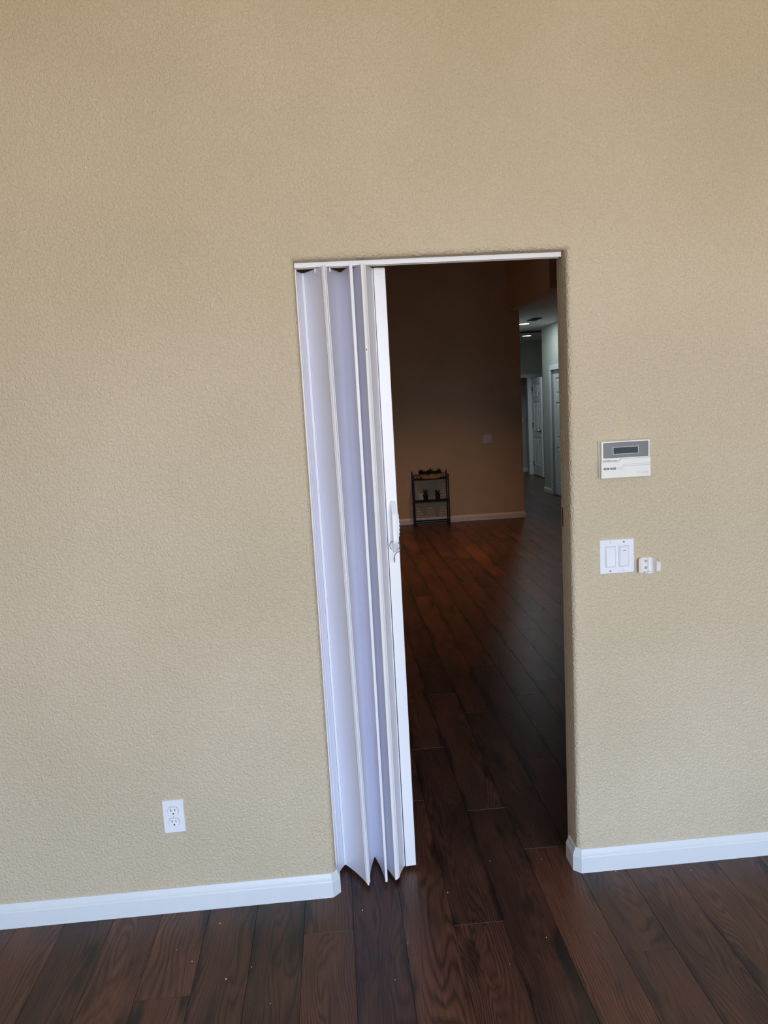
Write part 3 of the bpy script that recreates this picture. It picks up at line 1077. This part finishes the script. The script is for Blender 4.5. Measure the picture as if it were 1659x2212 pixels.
def pot_plant(label, loc, seed, mat):
    t = thing('potted_plant', label, 'plant', loc)
    bm = bmesh.new()
    add_lathe(bm, [(0.026, 0), (0.034, 0.075), (0.037, 0.076), (0.037, 0.083), (0.031, 0.083), (0.028, 0.074)], 16)
    from_bm('pot', bm, M_POT, t, smooth=False)
    rg = random.Random(seed)
    for i in range(9):
        a = 2 * math.pi * i / 9 + rg.uniform(-0.3, 0.3)
        ln, sp = rg.uniform(0.055, 0.095), rg.uniform(0.15, 0.55)
        d = Vector((math.cos(a) * sp, math.sin(a) * sp, 1)).normalized()
        s_ = d.cross(Vector((0, 0, 1))).normalized() * 0.008
        b0 = Vector((math.cos(a) * 0.012, math.sin(a) * 0.012, 0.076))
        nn_ = s_.cross(d).normalized() * 0.004
        bm = bmesh.new()
        r0 = [bm.verts.new(b0 + s_), bm.verts.new(b0 + nn_), bm.verts.new(b0 - s_), bm.verts.new(b0 - nn_)]
        mid = b0 + d * ln * 0.5
        r1 = [bm.verts.new(mid + s_ * 0.8), bm.verts.new(mid + nn_), bm.verts.new(mid - s_ * 0.8), bm.verts.new(mid - nn_)]
        tip = bm.verts.new(b0 + d * ln + Vector((math.cos(a), math.sin(a), 0)) * 0.01)
        for j in range(4):
            k = (j + 1) % 4
            bm.faces.new((r0[j], r0[k], r1[k], r1[j]))
            bm.faces.new((r1[j], r1[k], tip))
        from_bm('leaf', bm, mat, t)
    return t


pot_plant('small blue-green spiky plant in a black pot near the wall outlet', (1.300, RKY + 0.0, 0.3322), 5, M_LEAF2)
pot_plant('small dark spiky plant in a black pot beside the blue-green one', (1.466, RKY + 0.0, 0.3322), 9, M_LEAF)

# ------------------------------------------------------------------ hall ceiling fittings


def downlight(label, x, y, z=None, warm=False, power=8.0, cone=108, spread=180):
    t = thing('ceiling_light', label, 'ceiling light', (x, y, z or ZH))
    bm = bmesh.new()
    add_lathe(bm, [(0.105, -0.0005), (0.105, -0.006), (0.085, -0.010), (0.083, -0.004), (0.083, -0.0005)], 28)
    from_bm('trim_ring', bm, M_DOORW, t)
    bm = bmesh.new()
    add_lathe(bm, [(0.082, -0.0006), (0.082, -0.0065), (0.06, -0.0085)], 28)
    from_bm('diffuser', bm, M_LAMP, t)
    ld = bpy.data.lights.new('downlight_lamp', 'SPOT' if warm else 'AREA')
    if warm:                            # warm fill spots, added unseen in the next room
        ld.spot_size = math.radians(cone)
        ld.spot_blend = 1.0
        ld.shadow_soft_size = 0.07
        ld.energy = power
        ld.color = (1.0, 0.42, 0.12)
    else:
        ld.shape = 'DISK'
        ld.size = 0.15
        ld.spread = math.radians(spread)
        ld.energy = power
        ld.color = (0.82, 0.96, 1.0)
    lo_ = bpy.data.objects.new('downlight_lamp', ld)
    COL.objects.link(lo_)
    lo_.parent = t
    lo_.location = (0, 0, -0.012)
    return t


downlight('round lit recessed light nearer the small ceiling vent', 3.205, 9.36)
downlight('round lit recessed light beyond the long dark ceiling grille', 3.86, 11.65, power=7.0, spread=130)
downlight('added warm fill spot, unseen in the high ceiling of the next room', 1.5, 5.5, ZC, True, 300.0, 94)  # out of view, added to brighten the dark floor and far wall
downlight('added warm fill spot, unseen in the high ceiling nearer the left wall of the next room', -1.7, 4.4, ZC, True, 340.0, 130)  # out of view, added for warm ambient bounce


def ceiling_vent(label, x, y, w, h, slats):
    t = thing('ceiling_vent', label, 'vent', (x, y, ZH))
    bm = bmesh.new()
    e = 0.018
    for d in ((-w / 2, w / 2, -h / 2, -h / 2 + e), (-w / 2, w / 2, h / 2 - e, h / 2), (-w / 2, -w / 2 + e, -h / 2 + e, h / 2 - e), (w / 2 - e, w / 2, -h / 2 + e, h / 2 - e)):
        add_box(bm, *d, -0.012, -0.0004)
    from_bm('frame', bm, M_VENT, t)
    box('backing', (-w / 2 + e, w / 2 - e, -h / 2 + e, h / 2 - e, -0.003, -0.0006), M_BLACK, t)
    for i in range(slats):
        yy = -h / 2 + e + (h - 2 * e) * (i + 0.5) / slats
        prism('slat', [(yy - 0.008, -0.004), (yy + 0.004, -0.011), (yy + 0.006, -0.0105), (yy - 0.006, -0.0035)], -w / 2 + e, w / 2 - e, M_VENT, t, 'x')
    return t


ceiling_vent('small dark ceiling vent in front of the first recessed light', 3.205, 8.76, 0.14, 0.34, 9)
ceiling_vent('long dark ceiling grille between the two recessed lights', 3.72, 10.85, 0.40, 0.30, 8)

# ------------------------------------------------------------------ crumbs on the floor
CR = [(-0.365, -0.0883), (-0.4263, -0.247), (-0.173, -0.4415), (-0.2413, -0.295), (-0.3117, -0.3326), (-0.4829, -0.1905), (0.1008, -0.0922), (0.569, 0.1032),
      (0.7518, 0.0842), (0.3924, -0.0451), (0.234, -0.2632), (0.5212, -0.3889), (0.6583, -0.2971), (0.1817, -0.4031), (0.9844, -0.0219), (1.2361, -0.0551),
      (0.058, 0.0627), (0.0658, 0.050), (0.0788, 0.0466), (0.0752, 0.0369), (0.0625, 0.030), (0.087, 0.041)]
rg = random.Random(11)
crm = []
for s_ in range(3):
    bm = bmesh.new()
    bmesh.ops.create_icosphere(bm, subdivisions=1, radius=1.0)
    for v in bm.verts:
        v.co *= rg.uniform(0.6, 1.2)
        v.co.z = max(v.co.z, -0.45)
    me = bpy.data.meshes.new('crumb')
    bm.to_mesh(me)
    bm.free()
    me.materials.append(M_CRUMB)
    crm.append(me)
for i, (x, y) in enumerate(CR):
    o = link('crumb', crm[i % 3])
    r = rg.uniform(0.0011, 0.0021) if i < 16 else rg.uniform(0.0006, 0.001)
    o.scale = (r * rg.uniform(0.8, 1.6), r, r * 0.8)
    o.location = (x, y, r * 0.8 * 0.45)
    o.rotation_euler = (0, 0, rg.uniform(0, 3))
    if i < 16:
        tag(o, 'tiny white crumb lying on the dark wood floor', 'crumb', 'white crumbs on the floor')
    else:
        tag(o, 'fine pale speck of dust under the folding door', 'crumb', 'dust specks under the folding door')
